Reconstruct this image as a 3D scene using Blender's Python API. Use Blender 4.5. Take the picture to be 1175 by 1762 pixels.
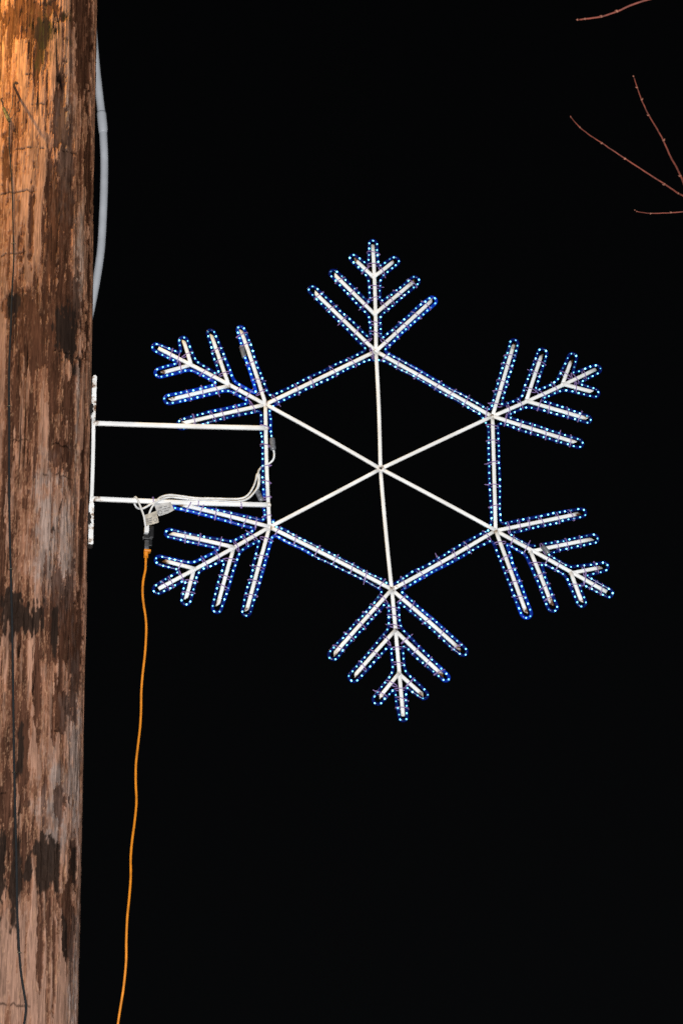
import bpy, bmesh, math, random
import numpy as np
from mathutils import Vector, Matrix

# ------------------------------------------------------------------ clear
for o in list(bpy.data.objects):
    bpy.data.objects.remove(o, do_unlink=True)
scene = bpy.context.scene
C = scene.collection
R = math.radians
rng = random.Random(7)

# ------------------------------------------------------------------ camera
CAM = Vector((0, 0, 1.6))
PITCH = R(24.6)
F, CX, CY = 6087.0, 587.5, 881.0          # focal length and centre in pixels of the 1175 x 1762 photograph
cam = bpy.data.cameras.new('camera')
cam.sensor_fit = 'VERTICAL'; cam.sensor_height = 24.0; cam.sensor_width = 16.0
cam.lens = 24.0 * F / 1762.0
cam.clip_end = 2000
camo = bpy.data.objects.new('camera', cam); C.objects.link(camo)
camo.location = CAM; camo.rotation_euler = (math.pi/2 + PITCH, 0, 0)
scene.camera = camo

# ------------------------------------------------------------------ night sky, faint moon, photographer's flash
world = bpy.data.worlds.new('World'); scene.world = world; world.use_nodes = True
wn = world.node_tree; wn.nodes.clear()
sky = wn.nodes.new('ShaderNodeTexSky'); sky.sky_type = 'NISHITA'; sky.sun_disc = False
sky.sun_elevation = R(28); sky.sun_rotation = R(200)
bg = wn.nodes.new('ShaderNodeBackground'); bg.inputs['Strength'].default_value = 0.00045
wo = wn.nodes.new('ShaderNodeOutputWorld')
hs = wn.nodes.new('ShaderNodeHueSaturation'); hs.inputs['Saturation'].default_value = 0.3
wn.links.new(sky.outputs[0], hs.inputs['Color']); wn.links.new(hs.outputs[0], bg.inputs[0]); wn.links.new(bg.outputs[0], wo.inputs[0])

sl = bpy.data.lights.new('moon', 'SUN'); sl.energy = 0.012; sl.angle = R(0.5); sl.color = (0.85, 0.92, 1)
so = bpy.data.objects.new('moon', sl); C.objects.link(so); so.location = (0, 0, 40)
so.rotation_euler = (R(62), 0, R(-20))

fl = bpy.data.lights.new('camera_flash', 'SPOT'); fl.energy = 9600; fl.spot_size = R(62); fl.spot_blend = 0.6
fl.shadow_soft_size = 0.04; fl.color = (0.985, 0.99, 1.0)
flo = bpy.data.objects.new('camera_flash', fl); C.objects.link(flo)
flo.location = (-0.06, 0.0, 1.78); flo.rotation_euler = camo.rotation_euler

vs = scene.view_settings
vs.view_transform = 'Standard'; vs.look = 'None'; vs.gamma = 1; vs.use_curve_mapping = False; vs.exposure = 0

# ------------------------------------------------------------------ pixel <-> world
FWD = Vector((0, math.cos(PITCH), math.sin(PITCH))); UP = Vector((0, -math.sin(PITCH), math.cos(PITCH)))
RT = Vector((1, 0, 0))
def ray(u, v): return FWD + RT*((u-CX)/F) + UP*((CY-v)/F)
def at_depth(u, v, d): return CAM + ray(u, v)*d                    # d metres along the lens axis
PSI = R(10.7)
SX = Vector((math.cos(PSI), math.sin(PSI), 0)); SY = Vector((-math.sin(PSI), math.cos(PSI), 0)); SZ = Vector((0, 0, 1))
ORG = at_depth(654.5, 807, 14.0)                                   # hub of the snowflake
def on_plane(u, v, back=0.0):
    r = ray(u, v); o = ORG + SY*back
    t = (o-CAM).dot(SY)/r.dot(SY)
    return CAM + r*t
SM = Matrix((SX, SY, SZ)).transposed().to_4x4(); SM.translation = ORG
SMI = SM.inverted()
def P2(u, v, back=0.0):                                            # flat coordinates in the snowflake's own plane
    p = SMI @ on_plane(u, v, back); return Vector((p.x, p.z))
def P3(u, v, y=0.0):
    p = SMI @ on_plane(u, v, y); return Vector((p.x, y, p.z))
PX = 0.0023

# ------------------------------------------------------------------ helpers
def link(name, me, mat=None, parent=None):
    o = bpy.data.objects.new(name, me); C.objects.link(o)
    if mat: me.materials.append(mat)
    if parent: o.parent = parent
    return o
def pymesh(name, v, f, smooth=True):
    me = bpy.data.meshes.new(name); me.from_pydata([tuple(x) for x in v], [], f); me.update()
    if smooth: me.polygons.foreach_set('use_smooth', [True]*len(me.polygons))
    return me
def empty(name, M=None):
    o = bpy.data.objects.new(name, None); C.objects.link(o)
    if M is not None: o.matrix_world = M
    return o
def tag(o, label=None, cat=None, group=None, kind=None):
    if label: o['label'] = label
    if cat: o['category'] = cat
    if group: o['group'] = group
    if kind: o['kind'] = kind
    return o
def setf(me, name, vals):
    a = me.attributes.new(name, 'FLOAT', 'POINT'); a.data.foreach_set('value', np.asarray(vals, dtype=np.float32))
def smooth_path(pts, step, closed=False, vec=None):
    """Catmull-Rom through pts, resampled every `step`."""
    P = [Vector(p) for p in pts]; n = len(P); out = []
    rngs = range(n if closed else n-1)
    for i in rngs:
        p1, p2 = P[i], P[(i+1) % n]
        p0 = P[(i-1) % n] if (closed or i > 0) else p1*2-p2
        p3 = P[(i+2) % n] if (closed or i+2 < n) else p2*2-p1
        m = max(2, int((p2-p1).length/step*2))
        for k in range(m):
            t = k/m; t2 = t*t; t3 = t2*t
            out.append(0.5*((2*p1)+(p2-p0)*t+(2*p0-5*p1+4*p2-p3)*t2+(3*p1-p0-3*p2+p3)*t3))
    if not closed: out.append(P[-1])
    return resample(out, step, closed)
def resample(pts, step, closed=False):
    P = np.array([tuple(p) for p in pts])
    if closed: P = np.vstack([P, P[:1]])
    d = np.r_[0, np.cumsum(np.linalg.norm(np.diff(P, axis=0), axis=1))]
    n = max(2, int(round(d[-1]/step))+1)
    t = np.linspace(0, d[-1], n)
    Q = np.stack([np.interp(t, d, P[:, k]) for k in range(P.shape[1])], 1)
    if closed: Q = Q[:-1]
    return [Vector(q) for q in Q]
def sweep(pts, rad, ns=8, closed=False, cap=True, flat=1.0):
    """Round tube along 3D points; rad a number or list. Returns verts, faces."""
    n = len(pts); V = []; Fc = []
    T = []
    for i in range(n):
        a = pts[(i-1) % n] if (closed or i > 0) else pts[i]
        b = pts[(i+1) % n] if (closed or i < n-1) else pts[i]
        t = (b-a); T.append(t.normalized() if t.length > 1e-9 else Vector((0, 0, 1)))
    ref = Vector((0, 1, 0)) if abs(T[0].y) < 0.9 else Vector((1, 0, 0))
    N = (ref - T[0]*ref.dot(T[0])).normalized()
    for i in range(n):
        N = (N - T[i]*N.dot(T[i])).normalized(); B = T[i].cross(N)
        r = rad[i] if hasattr(rad, '__len__') else rad
        for k in range(ns):
            a = 2*math.pi*k/ns
            V.append(pts[i] + N*(math.cos(a)*r*flat) + B*(math.sin(a)*r))
    m = n if closed else n-1
    for i in range(m):
        j = (i+1) % n
        for k in range(ns):
            l = (k+1) % ns
            Fc.append((i*ns+k, i*ns+l, j*ns+l, j*ns+k))
    if cap and not closed:
        Fc.append(tuple(range(ns-1, -1, -1))); Fc.append(tuple(range((n-1)*ns, n*ns)))
    return V, Fc
def tube(name, pts, rad, mat, parent=None, ns=8, closed=False):
    v, f = sweep(pts, rad, ns, closed); return link(name, pymesh(name, v, f), mat, parent)
def bevel_box(name, cx, cy, cz, sx, sy, sz, mat, parent, bev=0.002, rot=None):
    bm = bmesh.new(); bmesh.ops.create_cube(bm, size=1)
    bmesh.ops.scale(bm, vec=(sx, sy, sz), verts=bm.verts)
    bmesh.ops.bevel(bm, geom=bm.edges[:], offset=bev, segments=2, affect='EDGES', profile=0.6)
    if rot: bmesh.ops.rotate(bm, cent=(0, 0, 0), matrix=rot, verts=bm.verts)
    bmesh.ops.translate(bm, vec=(cx, cy, cz), verts=bm.verts)
    me = bpy.data.meshes.new(name); bm.to_mesh(me); bm.free()
    return link(name, me, mat, parent)

# ------------------------------------------------------------------ materials
def mat_new(name):
    m = bpy.data.materials.new(name); m.use_nodes = True
    nt = m.node_tree; return m, nt, nt.nodes['Principled BSDF']
def plain(name, col, rough=0.5, metal=0.0, noise=0.12, scale=60, bump=0.0):
    m, nt, b = mat_new(name)
    tc = nt.nodes.new('ShaderNodeTexCoord'); nz = nt.nodes.new('ShaderNodeTexNoise'); nz.inputs['Scale'].default_value = scale; nz.inputs['Detail'].default_value = 5
    nt.links.new(tc.outputs['Object'], nz.inputs['Vector'])
    mr = nt.nodes.new('ShaderNodeMapRange'); mr.inputs[1].default_value = 0.3; mr.inputs[2].default_value = 0.7
    mr.inputs[3].default_value = 1-noise*1.6; mr.inputs[4].default_value = 1+noise*0.6
    nt.links.new(nz.outputs[0], mr.inputs[0])
    mx = nt.nodes.new('ShaderNodeVectorMath'); mx.operation = 'SCALE'; mx.inputs[0].default_value = col
    nt.links.new(mr.outputs[0], mx.inputs['Scale']); nt.links.new(mx.outputs[0], b.inputs['Base Color'])
    b.inputs['Roughness'].default_value = rough; b.inputs['Metallic'].default_value = metal
    if bump:
        bp = nt.nodes.new('ShaderNodeBump'); bp.inputs['Strength'].default_value = bump; bp.inputs['Distance'].default_value = 0.002
        nt.links.new(nz.outputs[0], bp.inputs['Height']); nt.links.new(bp.outputs[0], b.inputs['Normal'])
    return m

def make_paint():
    m, nt, b = mat_new('white_paint_rust')
    L = nt.links
    tc = nt.nodes.new('ShaderNodeTexCoord')
    n1 = nt.nodes.new('ShaderNodeTexNoise'); n1.inputs['Scale'].default_value = 38; n1.inputs['Detail'].default_value = 8; n1.inputs['Roughness'].default_value = 0.7
    n2 = nt.nodes.new('ShaderNodeTexNoise'); n2.inputs['Scale'].default_value = 9; n2.inputs['Detail'].default_value = 4
    L.new(tc.outputs['Object'], n1.inputs['Vector']); L.new(tc.outputs['Object'], n2.inputs['Vector'])
    at = nt.nodes.new('ShaderNodeAttribute'); at.attribute_name = 'rust'
    ad = nt.nodes.new('ShaderNodeMath'); ad.operation = 'MULTIPLY_ADD'; ad.inputs[1].default_value = 0.34
    L.new(at.outputs['Fac'], ad.inputs[0]); L.new(n1.outputs[0], ad.inputs[2])
    rp = nt.nodes.new('ShaderNodeMapRange'); rp.inputs[1].default_value = 0.69; rp.inputs[2].default_value = 0.83
    L.new(ad.outputs[0], rp.inputs[0])
    cr = nt.nodes.new('ShaderNodeValToRGB')
    cr.color_ramp.elements[0].color = (0.72, 0.705, 0.68, 1); cr.color_ramp.elements[0].position = 0.35
    cr.color_ramp.elements[1].color = (0.84, 0.835, 0.82, 1); cr.color_ramp.elements[1].position = 0.62
    L.new(n2.outputs[0], cr.inputs[0])
    ru = nt.nodes.new('ShaderNodeMix'); ru.data_type = 'RGBA'
    ru.inputs['A'].default_value = (0.55, 0.36, 0.17, 1); ru.inputs['B'].default_value = (0.10, 0.038, 0.012, 1)
    L.new(rp.outputs[0], ru.inputs['Factor'])
    mx = nt.nodes.new('ShaderNodeMix'); mx.data_type = 'RGBA'
    L.new(rp.outputs[0], mx.inputs['Factor']); L.new(cr.outputs[0], mx.inputs['A']); L.new(ru.outputs['Result'], mx.inputs['B'])
    L.new(mx.outputs['Result'], b.inputs['Base Color'])
    b.inputs['Roughness'].default_value = 0.55
    b.inputs['Specular IOR Level'].default_value = 0.3
    bp = nt.nodes.new('ShaderNodeBump'); bp.inputs['Strength'].default_value = 0.25; bp.inputs['Distance'].default_value = 0.001
    L.new(n1.outputs[0], bp.inputs['Height']); L.new(bp.outputs[0], b.inputs['Normal'])
    return m
M_PAINT = make_paint()
M_RUST = plain('rusty_steel', (0.13, 0.055, 0.022), 0.9, 0.2, 0.5, 180)
M_TIE = plain('cable_tie_nylon', (0.25, 0.165, 0.37), 0.45, 0, 0.2, 90)
M_CABLE = plain('white_vinyl_cable', (0.70, 0.70, 0.695), 0.45, 0, 0.2, 40)
M_TAG = plain('tag_paper', (0.5, 0.5, 0.5), 0.4, 0, 0.22, 70)
M_TAG_TAN = plain('tag_paper_stained', (0.5, 0.45, 0.37), 0.45, 0, 0.25, 60)
M_INK = plain('tag_ink', (0.17, 0.17, 0.175), 0.6, 0, 0.3, 200)
M_BLACK = plain('black_rubber', (0.006, 0.006, 0.0065), 0.5, 0, 0.3, 70)
M_GREYP = plain('grey_plastic', (0.06, 0.06, 0.063), 0.45, 0, 0.3, 70)
M_CLEARP = plain('smoky_connector_plastic', (0.16, 0.165, 0.18), 0.25, 0, 0.35, 90)
M_ORANGE = plain('orange_vinyl', (0.70, 0.225, 0.010), 0.45, 0, 0.18, 30)
M_PVC = plain('grey_conduit_plastic', (0.39, 0.405, 0.43), 0.5, 0, 0.1, 12)
M_WIRE = plain('black_cable_sheath', (0.006, 0.0065, 0.0075), 0.9, 0, 0.3, 60)
M_STEEL = plain('weathered_galvanised_steel', (0.16, 0.15, 0.10), 0.5, 0.6, 0.5, 90)
M_TWIG = plain('red_brown_bark', (0.135, 0.026, 0.013), 0.75, 0, 0.35, 60, 0.2)
M_BUD = plain('pale_bud_scale', (0.19, 0.066, 0.038), 0.75, 0, 0.35, 150)
M_BARK = plain('grey_bark', (0.16, 0.12, 0.095), 0.9, 0, 0.4, 20, 0.6)

def make_led():
    m, nt, b = mat_new('blue_led_glow')
    nt.nodes.remove(b)
    e = nt.nodes.new('ShaderNodeEmission'); e.inputs['Color'].default_value = (0.38, 0.97, 1.0, 1); e.inputs['Strength'].default_value = 5.2
    at = nt.nodes.new('ShaderNodeAttribute'); at.attribute_name = 'lum'
    mm = nt.nodes.new('ShaderNodeMath'); mm.operation = 'MULTIPLY'; mm.inputs[1].default_value = 8.5
    nt.links.new(at.outputs['Fac'], mm.inputs[0]); nt.links.new(mm.outputs[0], e.inputs['Strength'])
    nt.links.new(e.outputs[0], nt.nodes['Material Output'].inputs[0]); return m
M_LED = make_led()
def make_rope():
    m, nt, b = mat_new('blue_rope_light_vinyl')
    L = nt.links
    at = nt.nodes.new('ShaderNodeAttribute'); at.attribute_name = 'glow'
    tr = nt.nodes.new('ShaderNodeBsdfTransparent'); tr.inputs[0].default_value = (0.55, 0.84, 1.0, 1)
    b.inputs['Base Color'].default_value = (0.004, 0.010, 0.11, 1); b.inputs['Roughness'].default_value = 0.22
    b.inputs['Specular IOR Level'].default_value = 0.45
    b.inputs['Emission Color'].default_value = (0.012, 0.10, 1.0, 1)
    L.new(at.outputs['Fac'], b.inputs['Emission Strength'])
    mx = nt.nodes.new('ShaderNodeMixShader'); mx.inputs[0].default_value = 0.42
    L.new(tr.outputs[0], mx.inputs[1]); L.new(b.outputs[0], mx.inputs[2])
    L.new(mx.outputs[0], nt.nodes['Material Output'].inputs[0]); return m
M_ROPE = make_rope()

# ------------------------------------------------------------------ ground
def make_ground():
    m = plain('night_lawn_soil', (0.035, 0.04, 0.02), 0.95, 0, 0.5, 3, 0.5)
    n = 40; v = []; f = []
    for j in range(n+1):
        for i in range(n+1):
            x = (i/n*2-1); y = (j/n*2-1)
            v.append((400*x**3+0, 12.7+400*y**3, 0.03*math.sin(9*x+3*y)))
    for j in range(n):
        for i in range(n):
            a = j*(n+1)+i; f.append((a, a+1, a+n+2, a+n+1))
    o = link('ground', pymesh('ground', v, f), m); tag(o, 'dark grass verge round the foot of the pole', 'ground', kind='structure')
make_ground()

# ------------------------------------------------------------------ numpy noise
_tab = np.random.RandomState(11).rand(512, 512)
def vnoise(x, y, seed=0):
    x = np.asarray(x)+seed*37.31; y = np.asarray(y)+seed*91.7
    xi = np.floor(x).astype(int); yi = np.floor(y).astype(int); fx = x-xi; fy = y-yi
    fx = fx*fx*(3-2*fx); fy = fy*fy*(3-2*fy)
    g = lambda a, b: _tab[a % 512, b % 512]
    return (g(xi, yi)*(1-fx)+g(xi+1, yi)*fx)*(1-fy)+(g(xi, yi+1)*(1-fx)+g(xi+1, yi+1)*fx)*fy
def fbm(x, y, seed=0, o=4, gain=0.5):
    s = 0; a = 1; t = 0
    for k in range(o):
        s = s+a*vnoise(x*2**k, y*2**k, seed+k*5); t += a; a *= gain
    return s/t
def sst(a, b, x):
    t = np.clip((x-a)/(b-a), 0, 1); return t*t*(3-2*t)

# ------------------------------------------------------------------ utility pole
def edge_px(v): return 169.0-33.0*v/1762.0
EDGE_T = on_plane(edge_px(0), 0); EDGE_B = on_plane(edge_px(1762), 1762)
R_T, R_B = 0.226, 0.244
def pole_r(z): return R_B+(R_T-R_B)*(z-EDGE_B.z)/(EDGE_T.z-EDGE_B.z)
AX_T = EDGE_T-Vector((R_T, 0, 0)); AX_B = EDGE_B-Vector((R_B, 0, 0))
def pole_axis(z):
    t = (z-AX_B.z)/(AX_T.z-AX_B.z); return AX_B+(AX_T-AX_B)*t
def pole_sz(u, v):
    """photo pixel on the front of the pole -> (arc length from the front line, height)"""
    p = on_plane(u, v)
    for _ in range(4):
        a = pole_axis(p.z); r = pole_r(p.z)
        sx = max(-0.995, min(0.995, (p.x-a.x)/r)); y = a.y-r*math.sqrt(1-sx*sx)
        rr = ray(u, v); p = CAM+rr*((y-CAM.y)/rr.y)
    return r*math.asin(sx), p.z
def pole_pt(s, z, off=0.0):
    a = pole_axis(z); r = pole_r(z); ph = s/r
    return Vector((a.x+(r+off)*math.sin(ph), a.y-(r+off)*math.cos(ph), z))

def build_pole():
    root = empty('utility_pole', Matrix.Translation(pole_axis(0)))
    tag(root, 'weathered brown wooden utility pole with peeling flaking grain and black stains', 'utility pole')
    z0, z1 = 4.95, 10.05
    zs = np.r_[np.linspace(-0.4, z0, 160)[:-1], np.linspace(z0, z1, 1500), np.linspace(z1, 12.4, 90)[1:]]
    ph = np.r_[np.linspace(-1.75, 1.75, 330), np.linspace(1.75, 2*math.pi-1.75, 50)[1:-1]]
    nz_, np_ = len(zs), len(ph)
    Z, PH = np.meshgrid(zs, ph, indexing='ij')
    t = (Z-AX_B.z)/(AX_T.z-AX_B.z)
    AXx = AX_B.x+(AX_T.x-AX_B.x)*t; AXy = AX_B.y+(AX_T.y-AX_B.y)*t
    RR = R_B+(R_T-R_B)*(Z-EDGE_B.z)/(EDGE_T.z-EDGE_B.z)
    PHw = np.where(PH > math.pi, PH-2*math.pi, PH)
    S = 0.235*PHw
    # wandering grain
    Sw = S+0.012*(fbm(S*9, Z*1.3, 3, 3)-0.5)+0.004*(fbm(S*40, Z*9, 4, 2)-0.5)
    fib = fbm(Sw/0.0042, Z/0.16, 20, 3)                       # fine fibres
    mid = fbm(Sw/0.013, Z/0.30, 30, 3)                        # finger-wide strips
    big = fbm(Sw/0.045, Z/0.42, 40, 3)                        # plates
    chip = fbm(Sw/0.0065, Z/0.075, 55, 3); chip2 = fbm(Sw/0.016, Z/0.14, 56, 4, 0.6)
    jag = fbm(Sw/0.0075, Z/0.045, 50, 3)                      # torn ends
    # three layers: silvery outside / tan / red brown / dark heart
    lay = big*0.9+mid*0.85+0.42*(jag-0.5)+0.18*(fib-0.5)+0.30*(chip-0.5)      # mean about .87
    # placed weathering -------------------------------------------------
    iso = fbm(S/0.030, Z/0.055, 58, 4, 0.6)
    def blob(x0, x1, y0, y1, soft=0.5, amp=0.75):
        s0, za = pole_sz(x0, y1); s1, zb = pole_sz(x1, y0)
        cs, cz, rs, rz = (s0+s1)/2, (za+zb)/2, abs(s1-s0)/2+0.004, abs(zb-za)/2+0.005
        d = (np.abs((S-cs)/rs)**2.6+np.abs((Z-cz)/rz)**2.6)**(1/2.6)
        e = d+amp*((jag-0.5)*1.2+(mid-0.5)*1.2+(iso-0.5)*2.0)
        return 1-sst(1-soft*0.35, 1+soft*0.35, e)
    dark = np.zeros_like(S); black = np.zeros_like(S); grey = np.zeros_like(S); clean = np.zeros_like(S); moss = np.zeros_like(S)
    for b in [(-10, 112, 2, 82), (132, 166, -10, 150), (97, 118, 110, 270), (80, 130, 250, 500), (148, 163, 180, 420),
              (-10, 58, 505, 552), (40, 78, 540, 625), (82, 146, 470, 620), (20, 34, 600, 765), (88, 104, 590, 700),
              (110, 126, 640, 720), (94, 128, 760, 800), (136, 152, 700, 1010), (84, 147, 1010, 1165), (-5, 12, 840, 1100),
              (58, 72, 1085, 1250), (90, 116, 1170, 1265), (120, 134, 1120, 1250), (30, 50, 1215, 1410), (0, 20, 1350, 1420), (92, 118, 1360, 1405),
              (104, 132, 1520, 1650), (118, 134, 1440, 1530), (48, 60, 320, 470), (60, 76, 20, 120),
              (150, 160, 420, 620), (30, 44, 380, 470), (0, 16, 240, 330), (64, 74, 1560, 1700), (90, 96, 1580, 1720)]:
        dark = np.maximum(dark, blob(*b))
    for b in [(98, 140, 540, 612), (14, 32, 500, 545), (6, 46, 1020, 1090), (42, 80, 1032, 1088), (18, 38, 1400, 1580), (-8, 10, 1440, 1560), (44, 58, 1470, 1515),
              (56, 104, 1448, 1520), (92, 104, 1050, 1120), (124, 134, 1462, 1505), (106, 118, 1580, 1640), (32, 40, 1260, 1330), (60, 100, 30, 75)]:
        black = np.maximum(black, blob(*b, soft=0.4))
    for b in [(126, 141, 540, 1010), (60, 100, 830, 1030), (128, 146, 380, 560), (100, 126, 840, 1040), (110, 142, 1180, 1440), (118, 136, 1600, 1790), (70, 120, 1330, 1460), (100, 130, 130, 340)]:
        grey = np.maximum(grey, blob(*b, soft=1.6, amp=0.9))
    for b in [(-20, 46, 85, 500), (-20, 16, 560, 800), (20, 90, 1100, 1420), (-10, 130, 1560, 1790), (38, 84, 640, 1010)]:
        clean = np.maximum(clean, blob(*b, soft=1.4, amp=0.9))
    moss = blob(62, 118, 8, 112, soft=1.6, amp=0.9)
    lay = lay-0.45*dark+0.17*clean+0.02
    L1 = sst(0.742, 0.758, lay); L2 = sst(0.870, 0.882, lay); L3 = sst(1.005, 1.02, lay)
    rim = np.exp(-((lay-0.885)/0.016)**2)+0.8*np.exp(-((lay-0.77)/0.014)**2)
    col = lambda *c: np.array(c, dtype=float)[None, None, :]
    va = fbm(S/0.05, Z/0.5, 60, 3)[..., None]; vb = fbm(S/0.01, Z/0.12, 61, 3)[..., None]
    heart = col(0.068, 0.030, 0.018)*(0.75+0.5*vb)
    redb = col(0.140, 0.062, 0.036)*(0.72+0.56*vb)
    tan = col(0.225, 0.112, 0.070)*(0.70+0.42*vb+0.2*va)
    pale = col(0.29, 0.163, 0.113)*(0.70+0.40*vb+0.22*va)
    silver = col(0.25, 0.222, 0.21)*(0.6+0.8*vb)
    X = lambda a, b, m: a*(1-m[..., None])+b*m[..., None]
    c = X(heart, redb, L1); c = X(c, tan, L2); c = X(c, pale, L3)
    c = X(c, silver, np.clip(grey*(0.2+0.8*L2)*0.6, 0, 1))
    c = X(c, col(0.40, 0.235, 0.14)+0*c, np.clip(rim*0.42*(1-0.6*dark)*(0.3+fib), 0, 0.6))
    # gradual change of the timber along its length: reddish in the middle, ashen towards the butt
    low = sst(6.6, 5.5, Z)
    c = X(c, c*col(0.90, 0.95, 1.0), low)
    fine = fbm(Sw/0.0022, Z/0.10, 24, 2)
    c = c*(1-0.36*sst(0.60, 0.70, fib)[..., None])*(0.84+0.34*fib[..., None])*(1-0.26*sst(0.64, 0.76, fine)[..., None])*1.04
    cl = (1-0.6*np.clip(clean, 0, 1))[..., None]
    c = c*(1.08-(0.34*cl)*(1-sst(0.44, 0.49, chip2)[..., None]))*(1-0.26*cl*sst(0.565, 0.61, chip)[..., None])
    c = X(c, col(0.36, 0.215, 0.13)+0*c, 0.5*np.exp(-((chip2-0.495)/0.010)**2)*(1-0.75*dark))
    c = c*col(1.16, 1.09, 1.03)
    c = X(c, c*col(1.04, 0.97, 0.86), sst(7.0, 8.6, Z))  # warm street-lamp light painted into the wood colour of the upper shaft
    black = np.clip(black, 0, 1)
    c = X(c, col(0.021, 0.0125, 0.009)*(0.5+vb), black*0.96)
    c = X(c, col(0.034, 0.028, 0.009)*(0.4+1.2*vb), np.clip(moss*sst(0.45, 0.6, jag)*0.8, 0, 0.6))
    # checks (long drying cracks) and cross cuts
    ck = np.abs(fbm(Sw/0.03, Z/1.6, 70, 2)-0.5)
    ck2 = np.abs(fbm(Sw/0.016, Z/0.8, 75, 2)-0.5)
    crack = np.maximum(1-sst(0.004, 0.010, ck), 0.8*(1-sst(0.005, 0.012, ck2))*sst(0.5, 0.6, fbm(S/0.04, Z/0.3, 76, 2)))*sst(0.45, 0.6, fbm(S/0.06, Z/0.35, 71, 2))
    for (x0, x1, y) in [(24, 78, 257), (110, 138, 256), (0, 62, 336), (0, 44, 440), (18, 52, 756), (92, 128, 760), (56, 86, 812), (92, 128, 812), (44, 62, 128), (55, 80, 178), (0, 52, 1728), (95, 112, 1255), (96, 140, 600), (0, 12, 1363)]:
        s0, zc = pole_sz(x0, y); s1, _ = pole_sz(x1, y)
        w = 0.0035; zz = zc+0.016*(fbm(S/0.012, S*0+y, 80, 2)-0.5)
        ln = np.exp(-((Z-zz)/w)**2)*sst(s0-0.004, s0+0.004, S)*(1-sst(s1-0.004, s1+0.004, S))
        crack = np.maximum(crack, ln*0.85*sst(0.25, 0.5, mid))
    c = X(c, c*0.12, np.clip(crack, 0, 1))
    # relief
    H = 0.0035*L1+0.0028*L2+0.0022*L3+0.0016*(fib-0.5)+0.004*(mid-0.5)-0.006*crack
    H = H+0.006*(fbm(S/0.12, Z/0.9, 90, 2)-0.5)-0.010
    rad = RR+H
    Xc = AXx+rad*np.sin(PH); Yc = AXy-rad*np.cos(PH)
    a0 = pole_axis(0)
    V = np.stack([Xc-a0.x, Yc-a0.y, Z-a0.z], -1).reshape(-1, 3).astype(np.float32)
    I = (np.arange(nz_-1)[:, None]*np_+np.arange(np_)[None, :]); J = (np.arange(nz_-1)[:, None]*np_+(np.arange(np_)[None, :]+1) % np_)
    Q = np.stack([I, J, J+np_, I+np_], -1).reshape(-1, 4).astype(np.int32)
    me = bpy.data.meshes.new('shaft')
    me.vertices.add(len(V)); me.vertices.foreach_set('co', V.ravel())
    me.loops.add(Q.size); me.loops.foreach_set('vertex_index', Q.ravel())
    me.polygons.add(len(Q)); me.polygons.foreach_set('loop_start', np.arange(len(Q), dtype=np.int32)*4)
    me.polygons.foreach_set('loop_total', np.full(len(Q), 4, dtype=np.int32))
    me.polygons.foreach_set('use_smooth', np.ones(len(Q), dtype=bool))
    me.update(); me.validate()
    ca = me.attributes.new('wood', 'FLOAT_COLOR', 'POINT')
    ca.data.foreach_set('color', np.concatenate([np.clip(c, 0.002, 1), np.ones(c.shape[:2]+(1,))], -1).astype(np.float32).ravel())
    m, nt, b = mat_new('weathered_pole_wood'); L = nt.links
    at = nt.nodes.new('ShaderNodeAttribute'); at.attribute_name = 'wood'
    tc = nt.nodes.new('ShaderNodeTexCoord'); mp = nt.nodes.new('ShaderNodeMapping'); mp.inputs['Scale'].default_value = (1, 1, 0.05)
    nz = nt.nodes.new('ShaderNodeTexNoise'); nz.inputs['Scale'].default_value = 260; nz.inputs['Detail'].default_value = 4
    L.new(tc.outputs['Object'], mp.inputs[0]); L.new(mp.outputs[0], nz.inputs['Vector'])
    mr = nt.nodes.new('ShaderNodeMapRange'); mr.inputs[1].default_value = 0.3; mr.inputs[2].default_value = 0.7; mr.inputs[3].default_value = 0.72; mr.inputs[4].default_value = 1.2
    L.new(nz.outputs[0], mr.inputs[0])
    vm = nt.nodes.new('ShaderNodeVectorMath'); vm.operation = 'SCALE'
    L.new(at.outputs['Color'], vm.inputs[0]); L.new(mr.outputs[0], vm.inputs['Scale']); L.new(vm.outputs[0], b.inputs['Base Color'])
    b.inputs['Roughness'].default_value = 0.8; b.inputs['Specular IOR Level'].default_value = 0.06
    bp = nt.nodes.new('ShaderNodeBump'); bp.inputs['Strength'].default_value = 0.4; bp.inputs['Distance'].default_value = 0.002
    L.new(nz.outputs[0], bp.inputs['Height']); L.new(bp.outputs[0], b.inputs['Normal'])
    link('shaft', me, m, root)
    # pole cap and spike
    s, z = pole_sz(34, 170); base = pole_pt(s, z, -0.02)
    tip = pole_pt(s, z, 0.0)+Vector((-0.014, -0.095, 0.004))
    hook = [base, base.lerp(tip, .5), tip, tip+Vector((0.003, -0.004, 0.010)), tip+Vector((0.009, -0.002, 0.014)), tip+Vector((0.013, 0.004, 0.009))]
    hk = tube('bent_spike', [p-a0 for p in smooth_path(hook, 0.006)], 0.0052, M_RUST, root, 8)
    hk['label'] = 'rusty bent spike sticking out of the wood'
    s, z = pole_sz(24, 190)
    tube('tie_wire', [p-a0 for p in smooth_path([pole_pt(s+.005, z+.06, .03), pole_pt(s, z+.02, .012), pole_pt(s-.018, z-.03, .008)], 0.006)], 0.0013, M_STEEL, root, 5)
    return root
POLE = build_pole()

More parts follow.
